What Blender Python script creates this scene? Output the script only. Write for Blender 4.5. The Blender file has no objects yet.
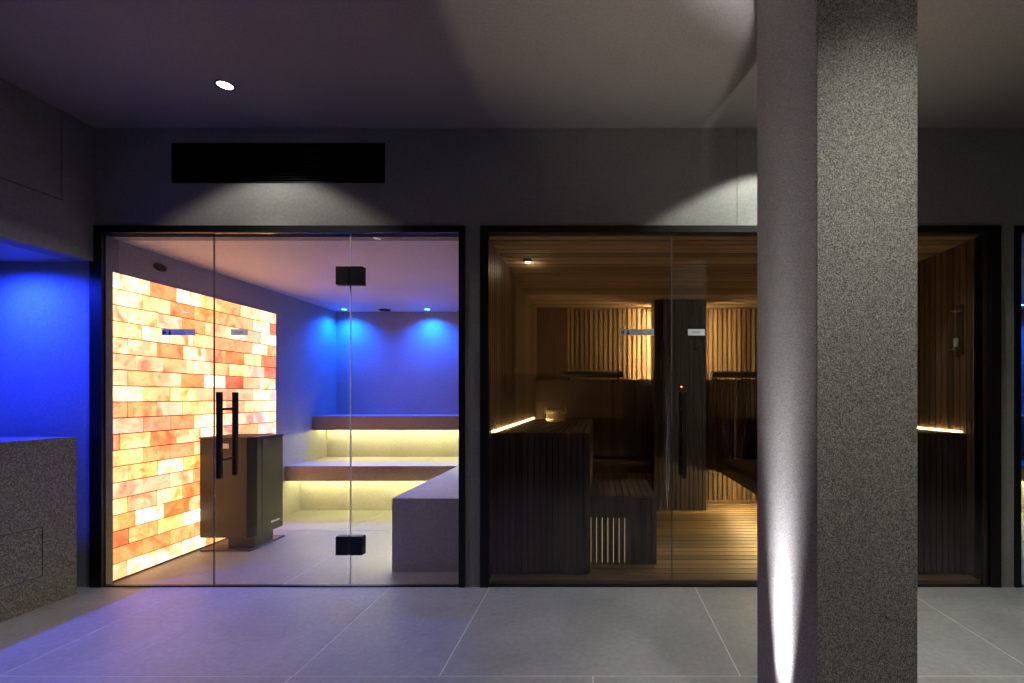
import bpy, math, random
from mathutils import Vector
random.seed(7)
S = bpy.context.scene
COL = S.collection

# ------------------------------------------------------------------ camera
F = 484.0                      # focal length in pixels of the 1024 px frame
VX, VY, CH = 598.0, 397.0, 1.131
D = 2.881                      # distance of the glazed facade
cam_d = bpy.data.cameras.new('camera')
cam = bpy.data.objects.new('camera', cam_d); COL.objects.link(cam)
cam.location = (0, 0, CH); cam.rotation_euler = (math.pi/2, 0, 0)
cam_d.sensor_width = 36.0; cam_d.lens = 36.0*F/1024.0
cam_d.shift_x = (512-VX)/1024.0; cam_d.shift_y = (VY-341.5)/1024.0
cam_d.clip_start = 0.02
S.camera = cam

# ------------------------------------------------------------------ world / colour
w = bpy.data.worlds.new('world'); S.world = w; w.use_nodes = True
w.node_tree.nodes['Background'].inputs[0].default_value = (0.55, 0.55, 0.6, 1)
w.node_tree.nodes['Background'].inputs[1].default_value = 0.004
S.view_settings.view_transform = 'Standard'; S.view_settings.look = 'None'
S.view_settings.gamma = 1.0; S.view_settings.use_curve_mapping = False
S.view_settings.exposure = 0.5

# ------------------------------------------------------------------ mesh helpers
WL = {}                        # world location of every parent
class MB:
    def __init__(s): s.v = []; s.f = []; s.smooth = False
    def box(s, x0, x1, y0, y1, z0, z1):
        n = len(s.v)
        for z in (z0, z1):
            s.v += [(x0, y0, z), (x1, y0, z), (x1, y1, z), (x0, y1, z)]
        s.f += [tuple(n+i for i in q) for q in ((0,3,2,1),(4,5,6,7),(0,1,5,4),(1,2,6,5),(2,3,7,6),(3,0,4,7))]
        return s
    def lathe(s, c, prof, n=32, axis='z', sx=1.0, sy=1.0):
        """closed profile (r, h) turned round an axis through c"""
        base = len(s.v); m = len(prof)
        for i in range(n):
            a = 2*math.pi*i/n
            for r, h in prof:
                p = (r*math.cos(a)*sx, r*math.sin(a)*sy, h)
                if axis == 'x': p = (p[2], p[0], p[1])
                elif axis == 'y': p = (p[0], p[2], p[1])
                s.v.append((c[0]+p[0], c[1]+p[1], c[2]+p[2]))
        for i in range(n):
            j = (i+1) % n
            for k in range(m):
                l = (k+1) % m
                if prof[k][0] < 1e-6 and prof[l][0] < 1e-6: continue
                s.f.append((base+i*m+k, base+j*m+k, base+j*m+l, base+i*m+l))
        return s
    def tube(s, pts, r, n=10):
        base = len(s.v); P = [Vector(p) for p in pts]
        for i, p in enumerate(P):
            t = (P[min(i+1, len(P)-1)]-P[max(i-1, 0)]).normalized()
            a = t.orthogonal().normalized() if i == 0 else (a - t*a.dot(t)).normalized()
            b = t.cross(a)
            for k in range(n):
                q = p + a*r*math.cos(2*math.pi*k/n) + b*r*math.sin(2*math.pi*k/n)
                s.v.append(tuple(q))
        for i in range(len(P)-1):
            for k in range(n):
                l = (k+1) % n
                s.f.append((base+i*n+k, base+i*n+l, base+(i+1)*n+l, base+(i+1)*n+k))
        s.f.append(tuple(base+k for k in range(n))[::-1])
        s.f.append(tuple(base+(len(P)-1)*n+k for k in range(n)))
        return s
    def prism(s, outline, z0, z1):
        """outline in xy, counter-clockwise"""
        n = len(s.v); m = len(outline)
        for z in (z0, z1): s.v += [(x, y, z) for x, y in outline]
        s.f.append(tuple(n+i for i in range(m))[::-1]); s.f.append(tuple(n+m+i for i in range(m)))
        for i in range(m):
            j = (i+1) % m
            s.f.append((n+i, n+j, n+m+j, n+m+i))
        return s
    def build(s, name, mat, parent=None, bevel=0.0, smooth=False, segs=2):
        off = WL.get(parent, Vector((0, 0, 0))) if parent else Vector((0, 0, 0))
        me = bpy.data.meshes.new(name)
        me.from_pydata([tuple(Vector(v)-off) for v in s.v], [], s.f); me.update()
        import bmesh
        bm = bmesh.new(); bm.from_mesh(me)
        bmesh.ops.recalc_face_normals(bm, faces=bm.faces)
        bm.to_mesh(me); bm.free()
        o = bpy.data.objects.new(name, me); COL.objects.link(o)
        me.materials.append(mat)
        if smooth:
            for p in me.polygons: p.use_smooth = True
            me.set_sharp_from_angle(angle=math.radians(40))
        if parent: o.parent = parent; WL[o] = off
        if bevel:
            b = o.modifiers.new('bevel', 'BEVEL'); b.width = bevel; b.segments = segs; b.limit_method = 'ANGLE'
        return o
def box(*a): return MB().box(*a)
def tag(o, label=None, cat=None, group=None, kind=None):
    if label: o['label'] = label
    if cat: o['category'] = cat
    if group: o['group'] = group
    if kind: o['kind'] = kind
    return o
def thing(name, loc, label, cat, group=None):
    o = bpy.data.objects.new(name, None); COL.objects.link(o)
    o.empty_display_size = 0.1; o.location = loc; WL[o] = Vector(loc)
    return tag(o, label, cat, group)
def struct(name, mb, mat, label=None, parent=None, **k):
    o = mb.build(name, mat, parent, **k)
    if not parent: tag(o, label, None, None, 'structure')
    return o
def structroot(name, loc, label):
    o = bpy.data.objects.new(name, None); COL.objects.link(o); o.location = loc; WL[o] = Vector(loc)
    return tag(o, label, None, None, 'structure')
def copy_tree(o, loc, label, parent=None):
    c = o.copy(); COL.objects.link(c)
    if parent: c.parent = parent
    else: c.location = loc; c['label'] = label; WL[c] = Vector(loc)
    for ch in list(o.children): copy_tree(ch, None, None, c)
    return c

# ------------------------------------------------------------------ materials
def newmat(name):
    m = bpy.data.materials.new(name); m.use_nodes = True
    nt = m.node_tree; b = nt.nodes['Principled BSDF']
    return m, nt, b
def N(nt, t, **k):
    n = nt.nodes.new(t)
    for a, v in k.items(): setattr(n, a, v)
    return n
def ramp(nt, fac, stops, interp='LINEAR'):
    r = N(nt, 'ShaderNodeValToRGB'); r.color_ramp.interpolation = interp
    el = r.color_ramp.elements
    while len(el) < len(stops): el.new(0.5)
    for e, (p, c) in zip(el, stops): e.position = p; e.color = (*c, 1)
    nt.links.new(fac, r.inputs[0]); return r
def coords(nt, scale=(1,1,1)):
    g = N(nt, 'ShaderNodeNewGeometry'); mp = N(nt, 'ShaderNodeMapping')
    mp.inputs['Scale'].default_value = scale
    nt.links.new(g.outputs['Position'], mp.inputs[0]); return mp.outputs[0], g
def noise(nt, vec, scale, detail=3, rough=.5, dist=0):
    n = N(nt, 'ShaderNodeTexNoise'); n.inputs['Scale'].default_value = scale
    n.inputs['Detail'].default_value = detail; n.inputs['Roughness'].default_value = rough
    n.inputs['Distortion'].default_value = dist
    nt.links.new(vec, n.inputs['Vector']); return n
def bump(nt, b, h, strength, dist):
    u = N(nt, 'ShaderNodeBump'); u.inputs['Strength'].default_value = strength; u.inputs['Distance'].default_value = dist
    nt.links.new(h, u.inputs['Height']); nt.links.new(u.outputs[0], b.inputs['Normal'])
def mixc(nt, fac, a, b_, blend='MIX'):
    m = N(nt, 'ShaderNodeMix', data_type='RGBA', blend_type=blend)
    for inp, v in ((m.inputs[0], fac), (m.inputs[6], a), (m.inputs[7], b_)):
        if hasattr(v, 'links'): nt.links.new(v, inp)
        elif isinstance(v, (int, float)): inp.default_value = v
        else: inp.default_value = (*v, 1)
    return m.outputs[2]
def plain(name, c, rough=.5, metal=0, spec=.5):
    m, nt, b = newmat(name); b.inputs['Base Color'].default_value = (*c, 1)
    b.inputs['Roughness'].default_value = rough; b.inputs['Metallic'].default_value = metal
    v, g = coords(nt); n = noise(nt, v, 60, 2)
    r = ramp(nt, n.outputs[0], [(0.3, (max(rough-.06, 0),)*3), (0.7, (min(rough+.06, 1),)*3)])
    nt.links.new(r.outputs[0], b.inputs['Roughness'])
    return m
def plaster(name, c0, c1, rough=.75, fine=60, bmp=.25):
    m, nt, b = newmat(name); v, g = coords(nt)
    n1 = noise(nt, v, 1.6, 6, .62, .6); n2 = noise(nt, v, fine, 4, .6)
    r = ramp(nt, n1.outputs[0], [(0.28, c0), (0.72, c1)])
    r2 = ramp(nt, n2.outputs[0], [(0.35, (.86,)*3), (0.65, (1.06,)*3)])
    nt.links.new(mixc(nt, 1.0, r.outputs[0], r2.outputs[0], 'MULTIPLY'), b.inputs['Base Color'])
    b.inputs['Roughness'].default_value = rough
    bump(nt, b, n2.outputs[0], bmp, .002); return m
def granular(name, dark, light, scale=420, rough=.8):
    m, nt, b = newmat(name); v, g = coords(nt)
    n1 = noise(nt, v, scale, 2, .7); vo = N(nt, 'ShaderNodeTexVoronoi'); vo.inputs['Scale'].default_value = scale*.9
    nt.links.new(v, vo.inputs['Vector'])
    r = ramp(nt, n1.outputs[0], [(0.36, dark), (0.5, tuple((a+c)/2 for a, c in zip(dark, light))), (0.64, light)])
    sp = ramp(nt, vo.outputs['Color'], [(0.2, (.55,)*3), (0.8, (1.25,)*3)])
    big = noise(nt, v, 2.0, 4); rb = ramp(nt, big.outputs[0], [(0.3, (.9,)*3), (0.7, (1.06,)*3)])
    c = mixc(nt, .8, r.outputs[0], sp.outputs[0], 'MULTIPLY'); c = mixc(nt, 1, c, rb.outputs[0], 'MULTIPLY')
    nt.links.new(c, b.inputs['Base Color']); b.inputs['Roughness'].default_value = rough
    bump(nt, b, n1.outputs[0], .7, .003); return m
def wood(name, dark, light, axis='z', rough=.5):
    m, nt, b = newmat(name)
    sc = {'x': (2, 60, 60), 'y': (60, 2, 60), 'z': (60, 60, 2)}[axis]
    v, g = coords(nt, sc)
    add = N(nt, 'ShaderNodeVectorMath', operation='ADD'); mul = N(nt, 'ShaderNodeMath', operation='MULTIPLY')
    mul.inputs[1].default_value = 37.0
    nt.links.new(g.outputs['Random Per Island'], mul.inputs[0])
    nt.links.new(v, add.inputs[0]); nt.links.new(mul.outputs[0], add.inputs[1])
    n1 = noise(nt, add.outputs[0], 1.0, 5, .6, .8)
    r = ramp(nt, n1.outputs[0], [(0.3, dark), (0.7, light)])
    isl = ramp(nt, g.outputs['Random Per Island'], [(0.0, (.50,)*3), (1.0, (1.3,)*3)])
    nt.links.new(mixc(nt, 1, r.outputs[0], isl.outputs[0], 'MULTIPLY'), b.inputs['Base Color'])
    b.inputs['Roughness'].default_value = rough
    bump(nt, b, n1.outputs[0], .2, .001); return m
def emis(name, c, s):
    m, nt, b = newmat(name); b.inputs['Base Color'].default_value = (.8, .8, .8, 1)
    b.inputs['Emission Color'].default_value = (*c, 1); b.inputs['Emission Strength'].default_value = s
    return m
def glass(name, tint=(.97, .98, .97), ior=1.52):
    m = bpy.data.materials.new(name); m.use_nodes = True; nt = m.node_tree; nt.nodes.clear()
    out = N(nt, 'ShaderNodeOutputMaterial'); mx = N(nt, 'ShaderNodeMixShader')
    tr = N(nt, 'ShaderNodeBsdfTransparent'); gl = N(nt, 'ShaderNodeBsdfGlossy'); fr = N(nt, 'ShaderNodeFresnel')
    g = N(nt, 'ShaderNodeNewGeometry'); mr = N(nt, 'ShaderNodeMapRange')
    mr.inputs['To Min'].default_value = ior; mr.inputs['To Max'].default_value = 1/ior
    nt.links.new(g.outputs['Backfacing'], mr.inputs[0]); nt.links.new(mr.outputs[0], fr.inputs['IOR'])
    tr.inputs[0].default_value = (*tint, 1); gl.inputs['Roughness'].default_value = 0.0
    nt.links.new(fr.outputs[0], mx.inputs[0]); nt.links.new(tr.outputs[0], mx.inputs[1]); nt.links.new(gl.outputs[0], mx.inputs[2])
    nt.links.new(mx.outputs[0], out.inputs[0]); return m
def tile(name):
    m, nt, b = newmat(name); v, g = coords(nt)
    n1 = noise(nt, v, 2.2, 7, .65, .8); n2 = noise(nt, v, 38, 5, .65)
    r = ramp(nt, n1.outputs[0], [(0.3, (.225, .22, .215)), (0.7, (.315, .31, .305))])
    r2 = ramp(nt, n2.outputs[0], [(0.3, (.84,)*3), (0.7, (1.1,)*3)])
    nt.links.new(mixc(nt, 1, r.outputs[0], r2.outputs[0], 'MULTIPLY'), b.inputs['Base Color'])
    rr = ramp(nt, n1.outputs[0], [(0.3, (.42,)*3), (0.7, (.55,)*3)])
    nt.links.new(rr.outputs[0], b.inputs['Roughness']); b.inputs['Specular IOR Level'].default_value = .35
    bump(nt, b, n2.outputs[0], .12, .001); return m
def salt(name, strength):
    m, nt, b = newmat(name); v, g = coords(nt)
    mul = N(nt, 'ShaderNodeMath', operation='MULTIPLY'); mul.inputs[1].default_value = 53.0
    nt.links.new(g.outputs['Random Per Island'], mul.inputs[0])
    add = N(nt, 'ShaderNodeVectorMath', operation='ADD')
    nt.links.new(v, add.inputs[0]); nt.links.new(mul.outputs[0], add.inputs[1])
    n1 = noise(nt, add.outputs[0], 5.0, 5, .55, 1.6); n2 = noise(nt, add.outputs[0], 11, 7, .7, 2.5)
    veins = ramp(nt, n2.outputs[0], [(0.33, (.42, .10, .07)), (0.41, (.95, .55, .32)), (0.48, (1, .90, .74)), (1, (1, 1, 1))])
    isl = ramp(nt, g.outputs['Random Per Island'],
               [(0.0, (.78, .27, .15)), (0.05, (.82, .38, .17)), (0.14, (.92, .50, .25)), (0.28, (.96, .62, .36)), (0.5, (1, .75, .52)), (0.72, (1, .86, .70)), (1, (1, .95, .86))])
    body = ramp(nt, n1.outputs[0], [(0.30, (.60, .18, .09)), (0.40, (.90, .48, .27)), (0.50, (1, .80, .58)), (0.62, (1, 1, .92))])
    c = mixc(nt, 1.0, isl.outputs[0], body.outputs[0], 'MULTIPLY'); c = mixc(nt, .75, c, veins.outputs[0], 'MULTIPLY')
    # some bricks are clear and let far more of the lamp behind through than others
    rnd = N(nt, 'ShaderNodeMath', operation='FRACT'); m3 = N(nt, 'ShaderNodeMath', operation='MULTIPLY'); m3.inputs[1].default_value = 7.31
    nt.links.new(g.outputs['Random Per Island'], m3.inputs[0]); nt.links.new(m3.outputs[0], rnd.inputs[0])
    br = ramp(nt, rnd.outputs[0], [(0.0, (.50,)*3), (0.6, (.80,)*3), (1.0, (1.6,)*3)])
    c = mixc(nt, 1.0, c, br.outputs[0], 'MULTIPLY'); c = mixc(nt, 1.0, c, (1, .90, .80), 'MULTIPLY')
    nt.links.new(c, b.inputs['Emission Color']); b.inputs['Emission Strength'].default_value = strength
    nt.links.new(isl.outputs[0], b.inputs['Base Color']); b.inputs['Roughness'].default_value = .6
    return m

M = dict(
    facade=plaster('facade_plaster', (.25, .24, .225), (.32, .31, .29)),
    ceiling=plaster('ceiling_plaster', (.255, .23, .215), (.285, .26, .24), .85, 90, .1),
    hallside=plaster('side_wall_plaster', (.22, .205, .19), (.27, .25, .235)),
    steamwall=plaster('steam_room_plaster', (.30, .28, .29), (.36, .34, .34), .6),
    steamceil=plaster('steam_room_ceiling', (.64, .55, .50), (.70, .61, .56), .6),
    bench=plaster('bench_stone', (.38, .355, .33), (.45, .42, .40), .5),
    fascia=plaster('bench_fascia', (.30, .22, .19), (.36, .27, .23), .5),
    recess=plaster('recess_wall', (.30, .30, .31), (.36, .36, .37), .55),
    column=granular('column_stone', (.045, .042, .036), (.52, .49, .42)),
    lowwall=granular('low_wall_stone', (.085, .080, .074), (.30, .275, .25), 150),
    tile=tile('floor_tile'), grout=plain('grout', (.55, .54, .53), .8),
    black=plain('black_metal', (.006, .006, .007), .45, .3),
    darkmetal=plain('dark_steel', (.05, .045, .042), .32, .85),
    bronze=plain('dark_bronze', (.03, .022, .018), .4, .7),
    heater=plain('heater_metal', (.045, .043, .040), .5, .4),
    steel=plain('steel', (.55, .54, .52), .3, 1.0),
    brass=plain('brass', (.80, .62, .34), .35, .6),
    rubber=plain('rubber', (.02, .02, .02), .7),
    seal=plain('clear_seal', (.92, .94, .97), .3), sealdark=plain('dark_seal', (.10, .09, .09), .4),
    sticker=plain('sticker', (.72, .72, .70), .5), ink=plain('ink', (.04, .04, .05), .6), faint=plain('faint_ink', (.42, .42, .41), .6),
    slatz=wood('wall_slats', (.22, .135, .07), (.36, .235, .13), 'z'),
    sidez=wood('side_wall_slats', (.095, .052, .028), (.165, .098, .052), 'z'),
    pillarz=wood('pillar_slats', (.022, .014, .011), (.042, .026, .02), 'z'),
    darkz=wood('dark_slats', (.050, .027, .018), (.088, .050, .034), 'z'),
    darky=wood('bench_boards', (.05, .030, .02), (.09, .054, .036), 'y'),
    boardx=wood('ceiling_boards', (.17, .105, .058), (.30, .195, .11), 'x', .85),
    floorx=wood('floor_boards', (.19, .12, .058), (.30, .20, .10), 'x'),
    trimw=wood('timber_trim', (.26, .12, .075), (.36, .18, .11), 'x'),
    bucket=wood('bucket_wood', (.40, .26, .13), (.58, .40, .22), 'z'),
    led=emis('led_yellow', (1.0, .93, .38), 52.0), ledw=emis('led_warm', (1.0, .68, .26), 58.0),
    ledp=emis('led_pillar', (1.0, .72, .34), 155.0), grilleglow=emis('grille_glow_panel', (1.0, .70, .36), .32), ledf=emis('led_floor', (1.0, .72, .30), 75.0),
    lens=emis('lamp_lens', (1.0, .98, .94), 6.0), lensblue=emis('blue_lens', (.12, .5, 1.0), 14.0),
    lenswarm=emis('warm_lens', (1.0, .82, .55), 5.0), dot=emis('indicator', (1.0, .25, .05), 6.0),
    salt=salt('salt_brick', 1.75), mortar=plain('mortar', (.16, .07, .035), .8),
    glass=glass('clear_glass'), glassd=glass('smoked_glass', (.92, .92, .91)),
    black_soft=plain('headrest_cover', (.02, .02, .024), .6),
)

# ------------------------------------------------------------------ lights
def lamp(name, kind, loc, power, col, **k):
    l = bpy.data.lights.new(name, kind); l.energy = power; l.color = col
    for a, v in k.items(): setattr(l, a, v)
    o = bpy.data.objects.new(name, l); COL.objects.link(o); o.location = loc
    return o
def down_spot(p, power, angle, blend, col=(1, .96, .90), r=.03, parent=None, up=False, name='lamp'):
    o = lamp(name, 'SPOT', p, power, col, spot_size=math.radians(angle), spot_blend=blend, shadow_soft_size=r)
    if up: o.rotation_euler = (math.pi, 0, 0)
    if parent:
        o.parent = parent; o.location = Vector(p)-WL[parent]
    return o

# ------------------------------------------------------------------ large structure
ZC = 2.732; FZ = 2.149; FD = .12; SZ = 2.10
XL = -2.994
# floor: large porcelain tiles on a grout bed
def tiles(mb, xs, y0, y1, g=.0026):
    for a, b in zip(xs[:-1], xs[1:]): mb.box(a+g, b-g, y0+g, y1-g, -.012, 0)
fl = MB()
tiles(fl, [-5.0, -3.65, -2.43, -1.235, -.643, .577, 1.80, 3.02, 4.3], 1.962, 2.885)
tiles(fl, [-5.0, -3.68, -2.46, -1.24, -.02, 1.20, 2.42, 3.64, 4.3], .742, 1.962)
tiles(fl, [-5.0, -3.65, -2.43, -1.21, .01, 1.23, 2.45, 3.67, 4.3], -.478, .742)
tiles(fl, [-5.0, -3.68, -2.46, -1.24, -.02, 1.20, 2.42, 3.64, 4.3], -1.7, -.478)
tiles(fl, [-5.0, -3.65, -2.43, -1.21, .01, 1.23, 2.45, 3.67, 4.3], -3.5, -1.7)
FLOOR = struct('floor', fl, M['tile'], 'grey stone tile floor of the hall')
g = box(-5.1, 5.3, -3.6, 5.7, -.06, -.0008).build('grout', M['grout'], FLOOR)
st = MB(); tiles(st, [-2.97, -1.9, -.80], 2.885, 4.1); tiles(st, [-2.97, -2.1, -.80], 4.1, 5.5)
struct('floor.001', st, M['tile'], 'grey tile floor inside the salt steam room')
st = MB(); tiles(st, [2.43, 3.5, 5.2], 2.885, 5.5)
struct('floor.002', st, M['tile'], 'grey tile floor inside the blue room at the right edge')

struct('ceiling', box(-3.2, 4.4, -3.6, 3.0, ZC, ZC+.08), M['ceiling'], 'smooth dark plaster ceiling of the hall')

# glazed wall: header with the grille opening, piers
VX0, VX1, VZ0, VZ1 = -2.536, -1.268, 2.405, 2.643
wf = MB()
wf.box(-3.018, VX0, D, D+FD, FZ, ZC).box(VX0, VX1, D, D+FD, FZ, VZ0).box(VX0, VX1, D, D+FD, VZ1, ZC)
wf.box(VX1, .826, D, D+FD, FZ, ZC).box(.829, 4.4, D, D+FD, FZ, ZC)
wf.box(-.79, -.70, D, D+FD, 0, FZ).box(2.393, 2.476, D, D+FD, 0, FZ).box(3.7, 4.4, D, D+FD, 0, FZ)
wf.box(VX0, VX1, D+.10, D+FD, VZ0, VZ1)
struct('wall_front', wf, M['facade'], 'grey plaster wall above and between the glazed rooms')
struct('wall_recess_end', box(-5.0, -3.018, D, D+FD, 0, ZC), M['recess'], 'wall of the blue lit recess at the left edge')
struct('wall_recess_left', box(-5.1, -5.0, -3.6, D+FD, 0, 2.0), M['recess'], 'far side wall of the blue lit recess')
struct('ceiling_recess', box(-5.0, XL-.12, -3.6, D, 1.935, 1.99), M['recess'], 'low ceiling of the blue lit recess')

# hall side wall above the recess, with a flush access panel
def panel_with_hatch(mb, x0, x1, Y0, Y1, Z0, Z1, hy0, hy1, hz0, hz1):
    mb.box(x0, x1, Y0, Y1, Z0, hz0)
    if hz1 < Z1: mb.box(x0, x1, Y0, Y1, hz1, Z1)
    mb.box(x0, x1, Y0, hy0, hz0, hz1)
    if hy1 < Y1: mb.box(x0, x1, hy1, Y1, hz0, hz1)
g_ = .004
wl = MB(); panel_with_hatch(wl, XL-.03, XL, -3.6, D, 1.935, ZC, 1.6, 2.704, 2.23, ZC)
wl.box(XL-.12, XL-.03, -3.6, D, 1.935, ZC)
wl.box(XL-.12, XL, -3.6, .2, 0, 1.935)
WLEFT = struct('wall_left', wl, M['hallside'], 'dark plaster side wall above the blue recess')
box(XL-.028, XL, 1.6+g_, 2.704-g_, 2.23+g_, ZC-.001).build('access_panel', M['hallside'], WLEFT)
struct('wall_right', box(4.3, 4.4, -3.6, D, 0, ZC), M['hallside'], 'right side wall of the hall')
struct('wall_back', box(-5.1, 4.4, -3.6, -3.5, 0, ZC), M['hallside'], 'back wall of the hall')

# low stone-clad wall in front of the recess
lw = thing('low_wall', (-3.45, 1.5, 0), 'low rough grey stone wall in front of the blue lit recess', 'wall')
mb = MB(); panel_with_hatch(mb, XL-.03, XL, .2, 2.78, 0, .895, 2.05, 2.611, .165, .435)
mb.box(-3.95, XL-.03, .2, 2.78, 0, .895)
mb.build('body', M['lowwall'], lw)
box(XL-.028, XL-.0015, 2.05+g_, 2.611-g_, .165+g_, .435-g_).build('access_panel', M['lowwall'], lw)
box(-3.95, XL+.001, .2, 2.781, .895, .903).build('coping', M['lowwall'], lw)

# steam room shell
YS = 5.5
struct('wall_steam_left', box(-3.1, -2.97, D+FD, YS, 0, SZ), M['steamwall'], 'plaster wall of the steam room that carries the salt bricks')
struct('wall_steam_back', box(-3.1, -.70, YS, YS+.1, 0, SZ+.1), M['steamwall'], 'back wall of the steam room washed with blue light')
struct('wall_steam_right', box(-.80, -.72, D+FD, YS, 0, SZ), M['steamwall'], 'right wall of the steam room')
struct('ceiling_steam', box(-3.1, -.72, D+FD, YS, SZ, SZ+.06), M['steamceil'], 'pale plaster ceiling of the steam room')
mb = MB().box(-2.97, -2.946, D+.017, D+FD-.06, 0, SZ).box(-3.018, -2.97, D+.017, D+FD, 0, FZ).box(-2.97, -.80, D+.05, D+FD, SZ, FZ)
struct('trim_3', mb, M['hallside'], 'plaster reveal behind the steam room glazing')

# sauna shell
YB = 5.3; XA, XB = -.67, 2.30
def vslats_x(mb, x0, x1, y0, y1, z0, z1, pitch, gap):      # vertical slats side by side along x
    n = max(1, round((x1-x0)/pitch)); p = (x1-x0)/n
    for i in range(n): mb.box(x0+i*p+gap/2, x0+(i+1)*p-gap/2, y0, y1, z0, z1)
def vslats_y(mb, x0, x1, y0, y1, z0, z1, pitch, gap):
    n = max(1, round((y1-y0)/pitch)); p = (y1-y0)/n
    for i in range(n): mb.box(x0, x1, y0+i*p+gap/2, y0+(i+1)*p-gap/2, z0, z1)
Y1S = D+.03
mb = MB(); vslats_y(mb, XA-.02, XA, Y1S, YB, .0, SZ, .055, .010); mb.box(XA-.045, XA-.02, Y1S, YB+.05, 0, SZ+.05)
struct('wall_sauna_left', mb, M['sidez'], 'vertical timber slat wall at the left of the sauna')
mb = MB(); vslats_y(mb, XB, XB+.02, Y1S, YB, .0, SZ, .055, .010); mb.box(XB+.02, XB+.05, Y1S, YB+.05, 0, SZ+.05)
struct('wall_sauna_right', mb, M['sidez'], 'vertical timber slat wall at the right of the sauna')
mb = MB(); vslats_x(mb, XA, XB, YB, YB+.03, .0, SZ, .052, .017); mb.box(XA, XB, YB+.03, YB+.05, 0, SZ+.05)
struct('wall_sauna_back', mb, M['slatz'], 'vertical timber slat wall at the back of the sauna')
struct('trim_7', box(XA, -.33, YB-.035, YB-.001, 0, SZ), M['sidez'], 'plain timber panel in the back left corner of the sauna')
mb = MB(); n = 27; p = (YB-Y1S)/n
for i in range(n): mb.box(XA, XB, Y1S+i*p+.009, Y1S+(i+1)*p-.009, SZ, SZ+.024)
mb.box(XA-.045, XB+.05, Y1S, YB+.05, SZ+.024, SZ+.04)
struct('ceiling_sauna', mb, M['boardx'], 'timber board ceiling of the sauna')
mb = MB(); n = 26; p = (YB-3.0)/n
for i in range(n): mb.box(XA, XB, 3.0+i*p+.006, 3.0+(i+1)*p-.006, -.02, .004)
mb.box(XA, XB, 2.99, YB, -.0035, -.002)
struct('floor_sauna', mb, M['floorx'], 'narrow timber floor boards inside the sauna')
mb = MB().box(-.649, 2.333, D+.035, 3.0, 0, .028)
struct('trim_4', mb, M['trimw'], 'timber threshold along the bottom of the sauna glazing', bevel=.003)
mb = MB().box(2.30, 2.333, D+.035, D+.10, .028, FZ-.04)
struct('trim_5', mb, M['slatz'], 'timber jamb at the right of the sauna glazing')

# blue room at the right edge
struct('wall_blue_back', box(2.43, 5.3, YS, YS+.1, 0, SZ+.1), M['steamwall'], 'back wall of the blue room at the right edge')
struct('wall_blue_left', box(2.36, 2.43, D+FD, YS, 0, SZ+.1), M['steamwall'], 'left wall of the blue room')
struct('wall_blue_right', box(5.2, 5.3, D+FD, YS, 0, SZ+.1), M['steamwall'], 'right wall of the blue room')
struct('wall_blue_front', box(4.4, 5.3, D, D+FD, 0, SZ+.1), M['steamwall'], 'front wall of the blue room')
struct('ceiling_blue', box(2.43, 5.2, D+FD, YS, SZ+.03, SZ+.1), M['steamceil'], 'ceiling of the blue room')

# ------------------------------------------------------------------ glazing
GY0, GY1 = D+.004, D+.014
def frame(name, x0, x1, wl_, wr, label, ztop=FZ, zh=.040):
    mb = MB().box(x0, x0+wl_, D-.010, D+.016, 0, ztop-zh).box(x1-wr, x1, D-.010, D+.016, 0, ztop-zh).box(x0, x1, D-.010, D+.016, ztop-zh, ztop)
    mb.box(x0+wl_, x1-wr, D-.002, D+.02, 0, .008)
    return struct(name, mb, M['black'], label)
def window(name, x0, x1, label, mat='glass', ztop=FZ-.040, sticker=None):
    r = structroot(name, ((x0+x1)/2, D, 0), label)
    box(x0, x1, GY0, GY1, .008, ztop).build('pane', M[mat], r)
    if sticker: notice(sticker[0], sticker[1], sticker[2], r)
    return r
def notice(x0, x1, kind, parent):
    z1, z0 = CH+(397-329)/168., CH+(397-335.3)/168.
    s = box(x0, x1, GY0-.0016, GY0-.0002, z0, z1).build('notice_sticker', M['sticker'], parent)
    tag(s, 'pale strip notice with small pictograms' if kind == 'long' else 'small pale rectangular notice')
    y0, y1 = GY0-.0024, GY0-.0016; zc = (z0+z1)/2; h = z1-z0; W = x1-x0
    mk = MB()
    if kind == 'long':
        # two pictograms: a crossed square and a figure
        mk.box(x0+W*.04, x0+W*.065, y0, y1, zc-h*.32, zc+h*.32).box(x0+W*.10, x0+W*.125, y0, y1, zc-h*.32, zc+h*.32)
        mk.box(x0+W*.04, x0+W*.125, y0, y1, zc-h*.1, zc+h*.1)
        mk.box(x0+W*.20, x0+W*.29, y0, y1, zc-h*.34, zc-h*.05).box(x0+W*.225, x0+W*.265, y0, y1, zc-h*.05, zc+h*.34)
        mk.build('pictogram', M['ink'], s)
        tx = MB(); random.seed(3)
        for row in (-.17, .17):
            x = x0+W*.36
            while x < x0+W*(.70 if row < 0 else .66):
                ww = W*random.uniform(.03, .07); tx.box(x, x+ww, y0, y1, zc+h*row-h*.07, zc+h*row+h*.07); x += ww+W*.013
        tx.box(x0+W*.80, x0+W*.93, y0, y1, zc-h*.05, zc+h*.05)
        tx.build('small_print', M['faint'], s)
    else:
        tx = MB(); x = x0+W*.25
        for ww in (.13, .1, .16): tx.box(x, x+W*ww, y0, y1, zc-h*.12, zc+h*.12); x += W*(ww+.03)
        tx.build('small_print', M['faint'], s)
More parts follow.
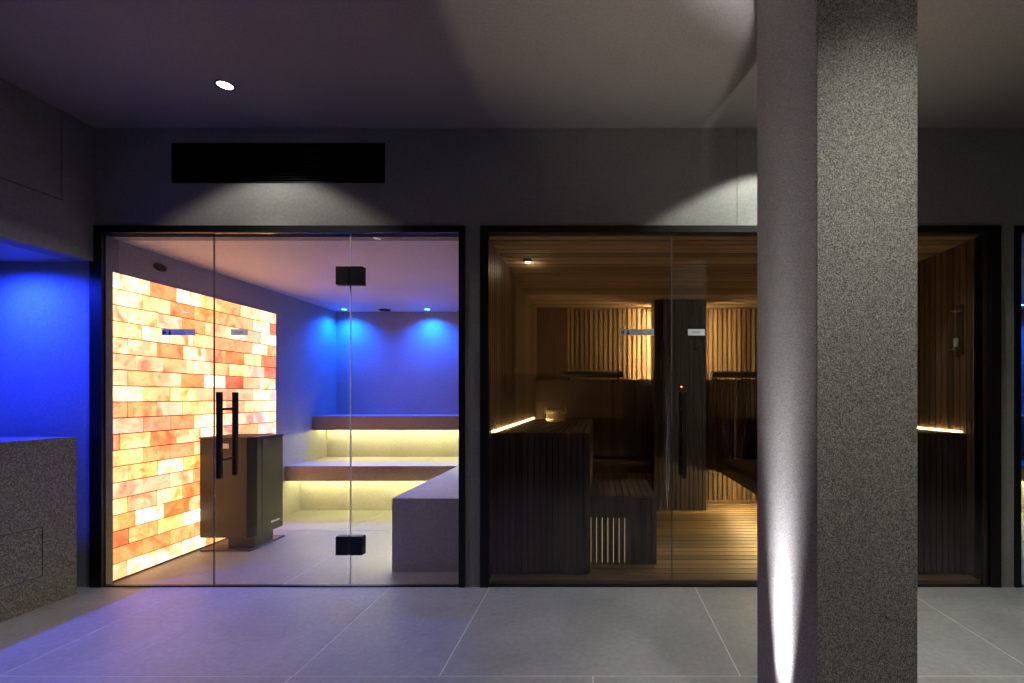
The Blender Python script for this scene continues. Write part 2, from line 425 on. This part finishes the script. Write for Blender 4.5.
def pull_handle(x, parent, mat='bronze'):
    """back-to-back square bars, one on each face of the glass"""
    h = MB(); za, zb = .655, 1.16; yf, yr = 2.828, 2.952
    h.box(x-.012, x+.012, yf-.012, yf+.012, za, zb).box(x-.012, x+.012, yr-.012, yr+.012, za, zb)
    o = h.build('handle', M[mat], parent, bevel=.002)
    t = MB()
    for z in (CH-(409-397)/168., CH-(459-397)/168.):
        t.tube([(x, yf+.012, z), (x, yr-.012, z)], .008, 12)
    t.build('standoff', M[mat], o, smooth=True)
    return o
def door(name, x0, x1, label, hx, mat='glass', hinge=None, seals=('sealdark', 'seal')):
    r = structroot(name, ((x0+x1)/2, D, 0), label)
    box(x0+.004, x1-.004, GY0, GY1, .012, FZ-.043).build('pane', M[mat], r)
    box(x0-.002, x0+.003, GY0+.001, GY1-.001, .012, FZ-.043).build('edge_seal', M[seals[0]], r)
    box(x1-.003, x1+.002, GY0+.001, GY1-.001, .012, FZ-.043).build('edge_seal', M[seals[1]], r)
    pull_handle(hx, r)
    if hinge is not None:
        for z0, z1 in ((1.797, 1.907), (.192, .303)):
            h = MB().box(hinge-.080, hinge-.003, D-.014, D+.032, z0, z1).box(hinge+.003, hinge+.080, D-.014, D+.032, z0, z1)
            o = h.build('hinge', M['black'], r, bevel=.003)
            MB().tube([(hinge, D-.009, z0+.012), (hinge, D-.009, z1-.012)], .0065, 10).build('hinge_pin', M['darkmetal'], o, smooth=True)
    return r
frame('trim_1', -3.018, -.79, .072, .037, 'black metal frame around the steam room glazing')
frame('trim_2', -.70, 2.393, .050, .060, 'black metal frame around the dark sauna glazing')
frame('trim_6', 2.476, 3.7, .036, .036, 'black metal frame of the blue room at the right edge')
px = lambda x: (x-VX)/168.0
window('window_1', -2.946, -2.294, 'fixed glass panel left of the steam room door', sticker=(px(161.2), px(195), 'long'))
d1 = door('door_1', -2.292, -1.476, 'frameless glass door of the salt steam room', px(219.4)*2.828/D+.0, hinge=-1.476)
notice(px(230.6), px(247.5), 'short', d1)
window('window_2', -1.472, -.827, 'fixed glass panel right of the steam room door')
window('window_3', -.650, .436, 'fixed glass panel left of the sauna door', 'glassd', sticker=(px(620), px(654), 'long'))
d2 = door('door_2', .440, 1.256, 'frameless glass door of the dark sauna', px(684.3)*2.828/D, 'glassd', hinge=1.256, seals=('sealdark', 'sealdark'))
notice(px(688), px(705), 'short', d2)
window('window_4', 1.260, 2.333, 'fixed glass panel right of the sauna door', 'glassd')
window('window_5', 2.512, 3.664, 'glass panel of the blue room at the right edge')

# ------------------------------------------------------------------ column
cx0, cx1, cy0, cy1 = .6027, .8807, 1.332, 1.835
cc = box(cx0, cx1, cy0, cy1, 0, ZC).build('column', M['column'], None, bevel=.003)
tag(cc, 'thick square column of speckled grey stone standing in the hall', 'column')

# uplights in the floor at both sides of the column
def uplight(x, label, side, spill):
    """side = +1 when the column stands to the right of the fitting"""
    r = thing('floor_uplight', (x, 1.58, 0), label, 'light', 'uplights beside the column')
    h = MB(); b_, c, d_ = .085, .004, .055
    a0, a1 = (-.0205, .0022) if side > 0 else (-.0205, .06)  # invented wall spacing, cuts the spill to a straight edge on the ceiling
    h.box(x+a0-c, x+a0, 1.58-b_, 1.58+b_, 0, d_).box(x+a1, x+a1+c, 1.58-b_, 1.58+b_, 0, d_)
    h.box(x+a0, x+a1, 1.58-b_, 1.58-b_+c, 0, d_).box(x+a0, x+a1, 1.58+b_-c, 1.58+b_, 0, d_)
    h.build('cutoff_housing', M['darkmetal'], r)
    box(x+a0, x+a1, 1.58-b_+c, 1.58+b_-c, .0005, .004).build('lens', M['lens'], r)
    b = lamp('beam', 'AREA', (x, 1.58, .06), 2.5, (.87, .86, 1.0), shape='RECTANGLE', size=.05, size_y=.11, spread=math.radians(27))
    b.rotation_euler = (math.pi, side*math.radians(6.0), 0); b.parent = r; b.location = (0, 0, .06)
    down_spot((x, 1.58, .008), spill, 70, 1.0, (1.0, .92, .80), .0008, r, True, 'spill')
    return r
uplight(.544, 'small floor uplight close against the left side of the column', 1, 66)
uplight(.944, 'small floor uplight close against the right side of the column', -1, 42)

# ------------------------------------------------------------------ hall downlights
def downlight(x, y, z, label, group, r=.035, lens='lens', beam=None, spill=None, col=(1, .96, .9), rim='black'):
    t = thing('ceiling_downlight', (x, y, z), label, 'light', group)
    MB().lathe((x, y, z), [(r, .002), (r+.008, .002), (r+.008, -.004), (r, -.003)], 32).build('rim', M[rim], t, smooth=True)
    MB().lathe((x, y, z), [(0, -.0015), (r, -.0015), (r, .0005), (0, .0005)], 32).build('lens', M[lens], t)
    if beam: down_spot((x, y, z-.012), beam[0], beam[1], beam[2], col, .035, t, name='beam')
    if spill: down_spot((x, y, z-.012), spill[0], spill[1], spill[2], col, .03, t, name='spill')
    return t
HG = 'recessed downlights in the hall ceiling'
downlight(-1.914, 2.484, ZC, 'bright round downlight in the hall ceiling in front of the black grille', HG, beam=(50, 80, 1), spill=(14, 118, .3), col=(1, .96, .86))
downlight(1.02, 2.484, ZC, 'round downlight in the hall ceiling hidden behind the column', HG, beam=(75, 84, 1), spill=(32, 117, .2), col=(.95, 1.0, .90))
downlight(-2.23, .89, ZC, 'round downlight in the hall ceiling nearer the camera at the left', HG, beam=(20, 80, 1))
downlight(.80, .86, ZC, 'round downlight in the hall ceiling in front of the column', HG, beam=(85, 84, 1), spill=(3, 150, 1), col=(.97, .98, .92))
downlight(2.6, 1.6, ZC, 'round downlight in the hall ceiling at the right of the column', HG, beam=(45, 90, 1), col=(1, .97, .9))

# black ventilation grille
vt = thing('ventilation_grille', ((VX0+VX1)/2, D, VZ0), 'long black slatted ventilation grille in the wall above the steam room', 'vent')
mb = MB(); f = .006
mb.box(VX0, VX1, D-.003, D+.05, VZ0, VZ0+f).box(VX0, VX1, D-.003, D+.05, VZ1-f, VZ1)
mb.box(VX0, VX0+f, D-.003, D+.05, VZ0+f, VZ1-f).box(VX1-f, VX1, D-.003, D+.05, VZ0+f, VZ1-f)
mb.build('frame', M['black'], vt)
mb = MB(); n = 15; p = (VZ1-VZ0-2*f)/n
for i in range(n):
    z = VZ0+f+i*p
    k = len(mb.v); x0, x1 = VX0+f, VX1-f; ya, yb = D+.002, D+.03
    mb.v += [(x0, ya, z+.002), (x1, ya, z+.002), (x1, yb, z+.010), (x0, yb, z+.010), (x0, ya, z+.0045), (x1, ya, z+.0045), (x1, yb, z+.0125), (x0, yb, z+.0125)]
    mb.f += [tuple(k+i_ for i_ in q) for q in ((0,3,2,1),(4,5,6,7),(0,1,5,4),(1,2,6,5),(2,3,7,6),(3,0,4,7))]
mb.build('louvres', M['black'], vt)
box(VX0+f, VX1-f, D+.06, D+.10, VZ0, VZ1).build('duct_back', M['black'], vt)

# ------------------------------------------------------------------ salt brick wall
SX = -2.945
mb = MB(); y0, y1, zt = 2.935, 4.43, 1.893
rows = 19; h = (zt-.012)/rows; random.seed(11)
for r_ in range(rows):
    z = .012+r_*h; y = y0 - (0 if r_ % 2 else .10)
    if r_ % 5 == 3: y -= .05
    while y < y1-.01:
        L = .2*random.choice([1, 1, 1, .97, 1.03])
        a, b_ = max(y, y0), min(y+L, y1)
        if b_-a > .004:
            jit = random.uniform(-.0015, .0015)
            mb.box(SX-.035, SX+jit, a+.0046, b_-.0046, z+.0034, z+h-.0034)
        y += L
sw = thing('salt_brick_wall', (-2.95, 3.68, 0), 'glowing backlit wall of orange and cream salt bricks at the steam room side', 'wall')
mb.build('salt_bricks', M['salt'], sw)
box(-2.97, SX-.006, y0, y1, 0, zt).build('mortar_bed', M['mortar'], sw)

# ------------------------------------------------------------------ steam room heater
ht = thing('steam_heater', (-2.73, 3.7, 0), 'tall dark metal heater cabinet beside the glowing salt wall', 'heater')
hx0, hx1, hy0, hy1 = -2.93, -2.538, 3.56, 3.90
ch = .045
MB().prism([(hx0, hy0), (hx1-ch, hy0), (hx1, hy0+ch), (hx1, hy1), (hx0, hy1)], .094, .822).build('cabinet', M['heater'], ht, bevel=.004)
MB().prism([(hx0-.004, hy0-.003), (hx1-ch+.001, hy0-.003), (hx1+.003, hy0+ch-.001), (hx1+.003, hy1+.003), (hx0-.004, hy1+.003)], .822, .835).build('top_rim', M['heater'], ht, bevel=.002)
mb = MB(); n = 9
for i in range(n): mb.box(hx0+.05, hx1-.05, hy0+.04+i*.028, hy0+.05+i*.028, .835, .838)
mb.build('top_grille', M['darkmetal'], ht)
box(-2.745, -2.548, 3.59, 3.80, .012, .094).build('pedestal', M['darkmetal'], ht, bevel=.004)
box(-2.915, -2.540, 3.54, 3.93, .0, .012).build('base_plate', M['heater'], ht, bevel=.003)
bd = box(-2.795, -2.715, hy0-.002, hy0, .752, .788).build('badge', M['sticker'], ht)
mb = MB(); random.seed(5)
for i in range(5): mb.box(hx1, hx1+.0015, 3.76+i*.02, 3.772+i*.02, .155, .167+random.choice([0, .003]))
mb.build('side_mark', M['sticker'], ht)
box(hx1-.002, hx1+.002, 3.655, 3.660, .10, .815).build('side_seam', M['black'], ht)

# oval fitting on the salt wall plaster and small ceiling sensor
t = thing('wall_nozzle', (-2.97, 3.28, 2.01), 'small dark oval fitting on the plaster above the salt bricks', 'vent')
MB().lathe((-2.97, 3.28, 2.01), [(0, .012), (.8, .012), (1, .004), (1, -.001), (0, -.001)], 28, 'x', .052, .026).build('cap', M['bronze'], t, smooth=True)
MB().lathe((-2.958, 3.28, 2.01), [(0, .003), (.6, .003), (.6, -.001), (0, -.001)], 24, 'x', .052, .026).build('opening', M['black'], t)
t = thing('ceiling_sensor', (-2.365, 5.37, SZ), 'tiny dark round vent in the ceiling between the two blue lights', 'vent')
MB().lathe((-2.365, 5.37, SZ), [(0, -.012), (.05, -.012), (.065, -.002), (.065, .001), (0, .001)], 28).build('cover', M['bronze'], t, smooth=True)
MB().lathe((-2.365, 5.37, SZ-.012), [(.02, -.002), (.04, -.002), (.04, .001), (.02, .001)], 24).build('ring', M['black'], t, smooth=True)

# blue downlights
def blue(x, y, z, label, power, grp='blue downlights over the steam room back bench', ang=142, bc=(.0, .085, 1.0)):
    t = downlight(x, y, z, label, grp, r=.028, lens='lensblue', rim='steel')
    down_spot((x, y, z-.012), power, ang, 1.0, bc, .02, t, name='beam')
    return t
blue(-2.80, 5.34, SZ, 'blue downlight in the steam room back left corner', 120)
blue(-1.885, 5.34, SZ, 'blue downlight over the middle of the steam room back wall', 120)
RG = 'blue downlights in the recess ceiling'
blue(-3.36, 2.62, 1.935, 'blue downlight in the recess ceiling near the end wall', 160, RG, 165, (.01, .035, 1))
blue(-3.9, 1.2, 1.935, 'blue downlight in the recess ceiling nearer the camera', 55, RG, 165, (.01, .035, 1))
blue(3.6, 4.9, SZ+.03, 'blue downlight inside the room at the right edge', 40, 'blue downlights in the right room')
blue(4.6, 5.25, SZ+.03, 'blue downlight against the back wall of the room at the right edge', 50, 'blue downlights in the right room')

# ------------------------------------------------------------------ steam room benches
def led(x0, x1, y0, y1, z0, z1, parent, mat='led'):
    return box(x0, x1, y0, y1, z0, z1).build('led_strip', M[mat], parent)
def two_benches(x0, x1, lab, both=True):
    b1 = thing('bench', ((x0+x1)/2, 5.2, 0), lab[0], 'bench')
    box(x0, x1, 5.04, YS-.002, .80, .933).build('seat', M['bench'], b1)
    box(x0, x1, 5.032, 5.04, .787, .932).build('fascia', M['fascia'], b1)
    box(x0, x1, 5.30, YS-.002, 0, .80).build('riser', M['bench'], b1)
    if both: led(x0+.01, x1-.01, 5.20, 5.215, .790, .799, b1)
    b2 = thing('bench', ((x0+x1)/2, 4.9, 0), lab[1], 'bench')
    box(x0, x1, 4.60, 5.30, .345, .475).build('seat', M['bench'], b2)
    box(x0, x1, 4.592, 4.60, .333, .474).build('fascia', M['fascia'], b2)
    box(x0, x1, 4.83, 5.30, 0, .345).build('riser', M['bench'], b2)
    led(x0+.01, x1-.01, 4.73, 4.745, .335, .344, b2)
two_benches(-2.969, -.801, ('upper stone bench along the steam room back wall lit from beneath', 'lower stone step bench in front of the upper one in the steam room'))
two_benches(2.431, 5.199, ('upper stone bench at the back of the blue room', 'lower step bench in the blue room at the right edge'), False)
b3 = thing('bench', (-1.07, 3.9, 0), 'square ended stone bench block standing just inside the steam room glass', 'bench')
box(-1.332, -.801, 3.13, 4.59, .36, .475).build('seat', M['bench'], b3)
box(-1.332, -.801, 3.13, 3.19, 0, .36).build('end_panel', M['bench'], b3)
box(-1.19, -.801, 3.19, 4.59, 0, .36).build('riser', M['bench'], b3)
led(-1.24, -1.225, 3.2, 4.55, .350, .359, b3)

# ------------------------------------------------------------------ sauna benches
def slat_bench(t, x0, x1, y0, y1, z0, z1, top_axis='y', side=None, front=True, pitch=.038):
    """slatted box bench: vertical front slats, seat boards, open side"""
    if front:
        f = MB(); vslats_x(f, x0, x1, y0, y0+.02, z0, z1-.004, pitch, .007); f.box(x0, x1, y0+.02, y0+.03, z0, z1-.03)
        f.build('front_slats', M['darkz'], t)
    s = MB()
    if top_axis == 'y': 
        n = round((x1-x0)/.045); p = (x1-x0)/n
        for i in range(n): s.box(x0+i*p+.004, x0+(i+1)*p-.004, y0+.021, y1, z1-.024, z1)
    else:
        n = round((y1-y0)/.045); p = (y1-y0)/n
        for i in range(n): s.box(x0, x1, y0+i*p+.004, y0+(i+1)*p-.004, z1-.024, z1)
    s.build('seat_boards', M['darky'], t)
    if side:
        q = MB(); xx = x1-.02 if side > 0 else x0
        vslats_y(q, xx, xx+.02, y0+.021, y1, z0, z1-.026, pitch, .007); q.box(xx-.01 if side > 0 else xx+.02, xx if side > 0 else xx+.03, y0+.03, y1, z0, z1-.03)
        q.build('side_slats', M['darkz'], t)
u = thing('sauna_bench', (-.36, 4.1, 0), 'high slatted timber bench along the left sauna wall', 'bench')
slat_bench(u, XA+.002, -.05, 3.02, 5.08, .03, .906, side=1)
led(XA+.001, XA+.006, 3.06, 5.05, .908, .914, u, 'ledw')
u2 = thing('sauna_bench', (1.98, 4.1, 0), 'high slatted timber bench along the right sauna wall', 'bench')
slat_bench(u2, 1.70, XB-.002, 3.02, 5.08, .03, .906, side=-1)
led(XB-.006, XB-.001, 3.06, 5.05, .908, .914, u2, 'ledw')
# low bench on the left with an air grille
t = thing('sauna_step', (.17, 3.5, 0), 'low slatted timber step bench with an air grille in its front', 'bench')
lx0, lx1, ly0, ly1, lz = -.048, .385, 3.16, 3.83, .478
f = MB(); gx0, gx1 = -.046, .175+.0368-.004; gz0, gz1 = CH-(564-397)*3.16/F, CH-(518-397)*3.16/F
vslats_x(f, lx0, lx1, ly0, ly0+.02, .035, gz0, .036, .006); vslats_x(f, lx0, lx1, ly0, ly0+.02, gz1, lz-.005, .036, .006)
vslats_x(f, gx1, lx1, ly0, ly0+.02, gz0, gz1, .036, .006); f.box(lx0, lx1, ly0+.02, ly0+.03, .035, gz0).box(lx0, lx1, ly0+.02, ly0+.03, gz1, lz-.03).box(gx1, lx1, ly0+.02, ly0+.03, gz0, gz1)
f.build('front_slats', M['darkz'], t)
n = 7; p = .0368; f = MB()
for i in range(n): f.box(gx0+i*p+.0022, gx0+(i+1)*p-.0022, ly0+.001, ly0+.012, gz0-.004, gz1+.004)
f.build('grille_slats', M['darkz'], t)
box(gx0-.001, gx1, ly0+.030, ly0+.034, gz0, gz1).build('grille_glow_panel', M['grilleglow'], t)  # added glowing panel, makes the gaps between grille slats show as lit lines
f = MB(); n = round((lx1-lx0)/.042); p = (lx1-lx0)/n
for i in range(n): f.box(lx0+i*p+.004, lx0+(i+1)*p-.004, ly0+.021, ly1, lz-.024, lz)
f.build('seat_boards', M['darky'], t)
f = MB(); vslats_y(f, lx1-.02, lx1, ly0+.021, ly1, .035, lz-.026, .036, .006); f.box(lx1-.03, lx1-.02, ly0+.03, ly1, .035, lz-.03)
f.build('side_slats', M['darkz'], t)
box(lx0, lx1-.03, ly1-.02, ly1, .035, lz-.026).build('rear_panel', M['darkz'], t)
# low floating bench on the right
t = thing('sauna_step', (1.49, 4.1, 0), 'low floating timber step bench at the right with light spilling beneath', 'bench')
f = MB(); n = 10; p = (1.698-1.28)/n
for i in range(n): f.box(1.28+i*p+.004, 1.28+(i+1)*p-.004, 3.16, 5.095, .455, .478)
f.build('seat_boards', M['darky'], t)
box(1.28, 1.30, 3.16, 5.095, .34, .454).build('side_fascia', M['darkz'], t)
box(1.30, 1.698, 3.16, 3.18, .32, .454).build('front_fascia', M['darkz'], t)
led(1.44, 1.46, 3.3, 5.08, .29, .305, t, 'ledf')
for yy in (3.5, 4.2, 4.9): box(1.44, 1.46, yy-.02, yy+.02, .3055, .454).build('led_bracket', M['darkmetal'], t)
# back bench with a dark slatted back
bb = thing('sauna_bench', (.6, 5.15, 0), 'dark timber bench with slatted back across the end of the sauna', 'bench')
f = MB(); vslats_x(f, -.045, 1.695, 5.10, 5.12, .33, 1.317, .045, .006); f.box(XA+.002, XB-.002, 5.121, 5.135, .33, 1.31)
f.build('slatted_back', M['darkz'], bb)
f = MB()
for i in range(3): f.box(-.045, .545, 4.90+i*.065, 4.958+i*.065, .455, .478)
f.build('seat_boards', M['darky'], bb)
# pillar in front of the back wall
pl = thing('timber_pillar', (.82, 4.9, 0), 'dark slatted timber pillar standing before the lit back wall of the sauna', 'pillar')
f = MB(); vslats_x(f, .555, 1.08, 4.80, 4.82, .006, SZ-.002, .044, .007)
f.box(.56, 1.075, 4.821, 5.08, .006, SZ-.002).box(.60, 1.05, 5.08, 5.098, .006, SZ-.002)
f.build('cladding', M['pillarz'], pl)
led(.575, .585, 5.086, 5.096, 1.34, SZ-.02, pl, 'ledp'); led(1.05, 1.06, 5.086, 5.096, 1.34, SZ-.02, pl, 'ledp')
# round fittings and indicator on the pillar
for x, lab in ((.635, 'round dark fitting on the timber pillar, left one of the pair'), (1.0, 'round dark fitting on the timber pillar, right one of the pair')):
    t = thing('round_fitting', (x, 4.80, 1.63), lab, 'fitting', 'round fittings on the sauna pillar')
    MB().lathe((x, 4.80, 1.63), [(.030, -.012), (.045, -.010), (.05, 0), (.03, 0)], 28, 'y').build('ring', M['darkmetal'], t, smooth=True)
    MB().lathe((x, 4.80, 1.63), [(0, -.008), (.022, -.008), (.024, 0), (0, 0)], 24, 'y').build('centre', M['darkmetal'], t, smooth=True)
t = thing('sauna_sensor', (.825, 4.80, 1.20), 'narrow dark sensor with an orange light on the timber pillar', 'sensor')
box(.812, .838, 4.785, 4.80, 1.17, 1.25).build('body', M['black'], t, bevel=.003)
MB().lathe((.825, 4.785, 1.232), [(0, -.003), (.007, -.002), (.007, 0), (0, 0)], 16, 'y').build('indicator_light', M['dot'], t)
# headrests on the slatted back
def headrest(x0, x1, label):
    t = thing('headrest', ((x0+x1)/2, 5.0, 1.317), label, 'headrest', 'dark padded rails on the sauna bench back')
    MB().tube([(x0+.01, 5.03, 1.365), (x1-.01, 5.03, 1.365)], .032, 16).build('roll', M['black_soft'], t, smooth=True)
    for x in (x0+.06, x1-.06): box(x-.01, x+.01, 5.035, 5.098, 1.30, 1.335).build('bracket', M['black'], t, bevel=.002)
headrest(-.37, .27, 'long dark padded rail on the bench back left of the pillar')
headrest(1.17, 2.1, 'long dark padded rail on the bench back right of the pillar')

# bucket
bk = thing('wooden_bucket', (-.38, 4.36, .906), 'small pale wooden bucket with metal bands on the high left bench', 'bucket')
cx, cy, cz = -.38, 4.36, .907
MB().lathe((cx, cy, cz), [(0, 0), (.082, 0), (.091, .105), (.081, .105), (.074, .012), (0, .012)], 28).build('body', M['bucket'], bk, smooth=True)
for z in (.02, .078):
    r = .082+.011*z/.125
    MB().lathe((cx, cy, cz+z), [(r+.0005, 0), (r+.003, 0), (r+.0035, .01), (r+.0015, .01)], 28).build('band', M['steel'], bk, smooth=True)
for q in (-1, 1): box(cx+q*.0905-.0105, cx+q*.0905+.0105, cy-.018, cy+.018, cz+.075, cz+.13).build('ear', M['bucket'], bk, bevel=.003)

# hourglass timer on the right wall
tx, ty = XB, (XB*F)/(961-VX); tz = CH+(397-330)*ty/F
sg = thing('sand_timer', (tx, ty, tz), 'narrow sand timer on the right slat wall of the sauna', 'timer')
box(tx-.012, tx, ty-.025, ty+.025, tz-.16, tz+.16).build('backboard', M['darkz'], sg, bevel=.003)
MB().lathe((tx-.032, ty, tz), [(0, -.11), (.014, -.11), (.017, -.06), (.003, 0), (.017, .06), (.014, .11), (0, .11)], 20).build('glass_bulb', M['glass'], sg, smooth=True)
MB().lathe((tx-.032, ty, tz-.1), [(0, -.008), (.012, -.008), (.014, .045), (0, .05)], 16).build('sand', M['sticker'], sg, smooth=True)
for q in (-.125, .115): box(tx-.05, tx-.012, ty-.02, ty+.02, tz+q, tz+q+.01).build('bracket', M['steel'], sg)

# sauna ceiling lamp
sl = thing('sauna_ceiling_light', (-.50, 3.43, SZ), 'small round lamp glowing on the sauna ceiling at the left', 'light')
MB().lathe((-.50, 3.43, SZ), [(0, -.014), (.028, -.012), (.032, -.006), (.032, 0), (0, 0)], 28).build('body', M['bronze'], sl, smooth=True)
MB().lathe((-.50, 3.43, SZ-.014), [(0, -.003), (.018, -.002), (.018, 0), (0, 0)], 24).build('lens', M['lenswarm'], sl, smooth=True)
o = lamp('glow', 'POINT', (-.50, 3.43, SZ-.06), .4, (1, .80, .5), shadow_soft_size=.01); o.parent = sl; o.location = (.01, .09, -.05)
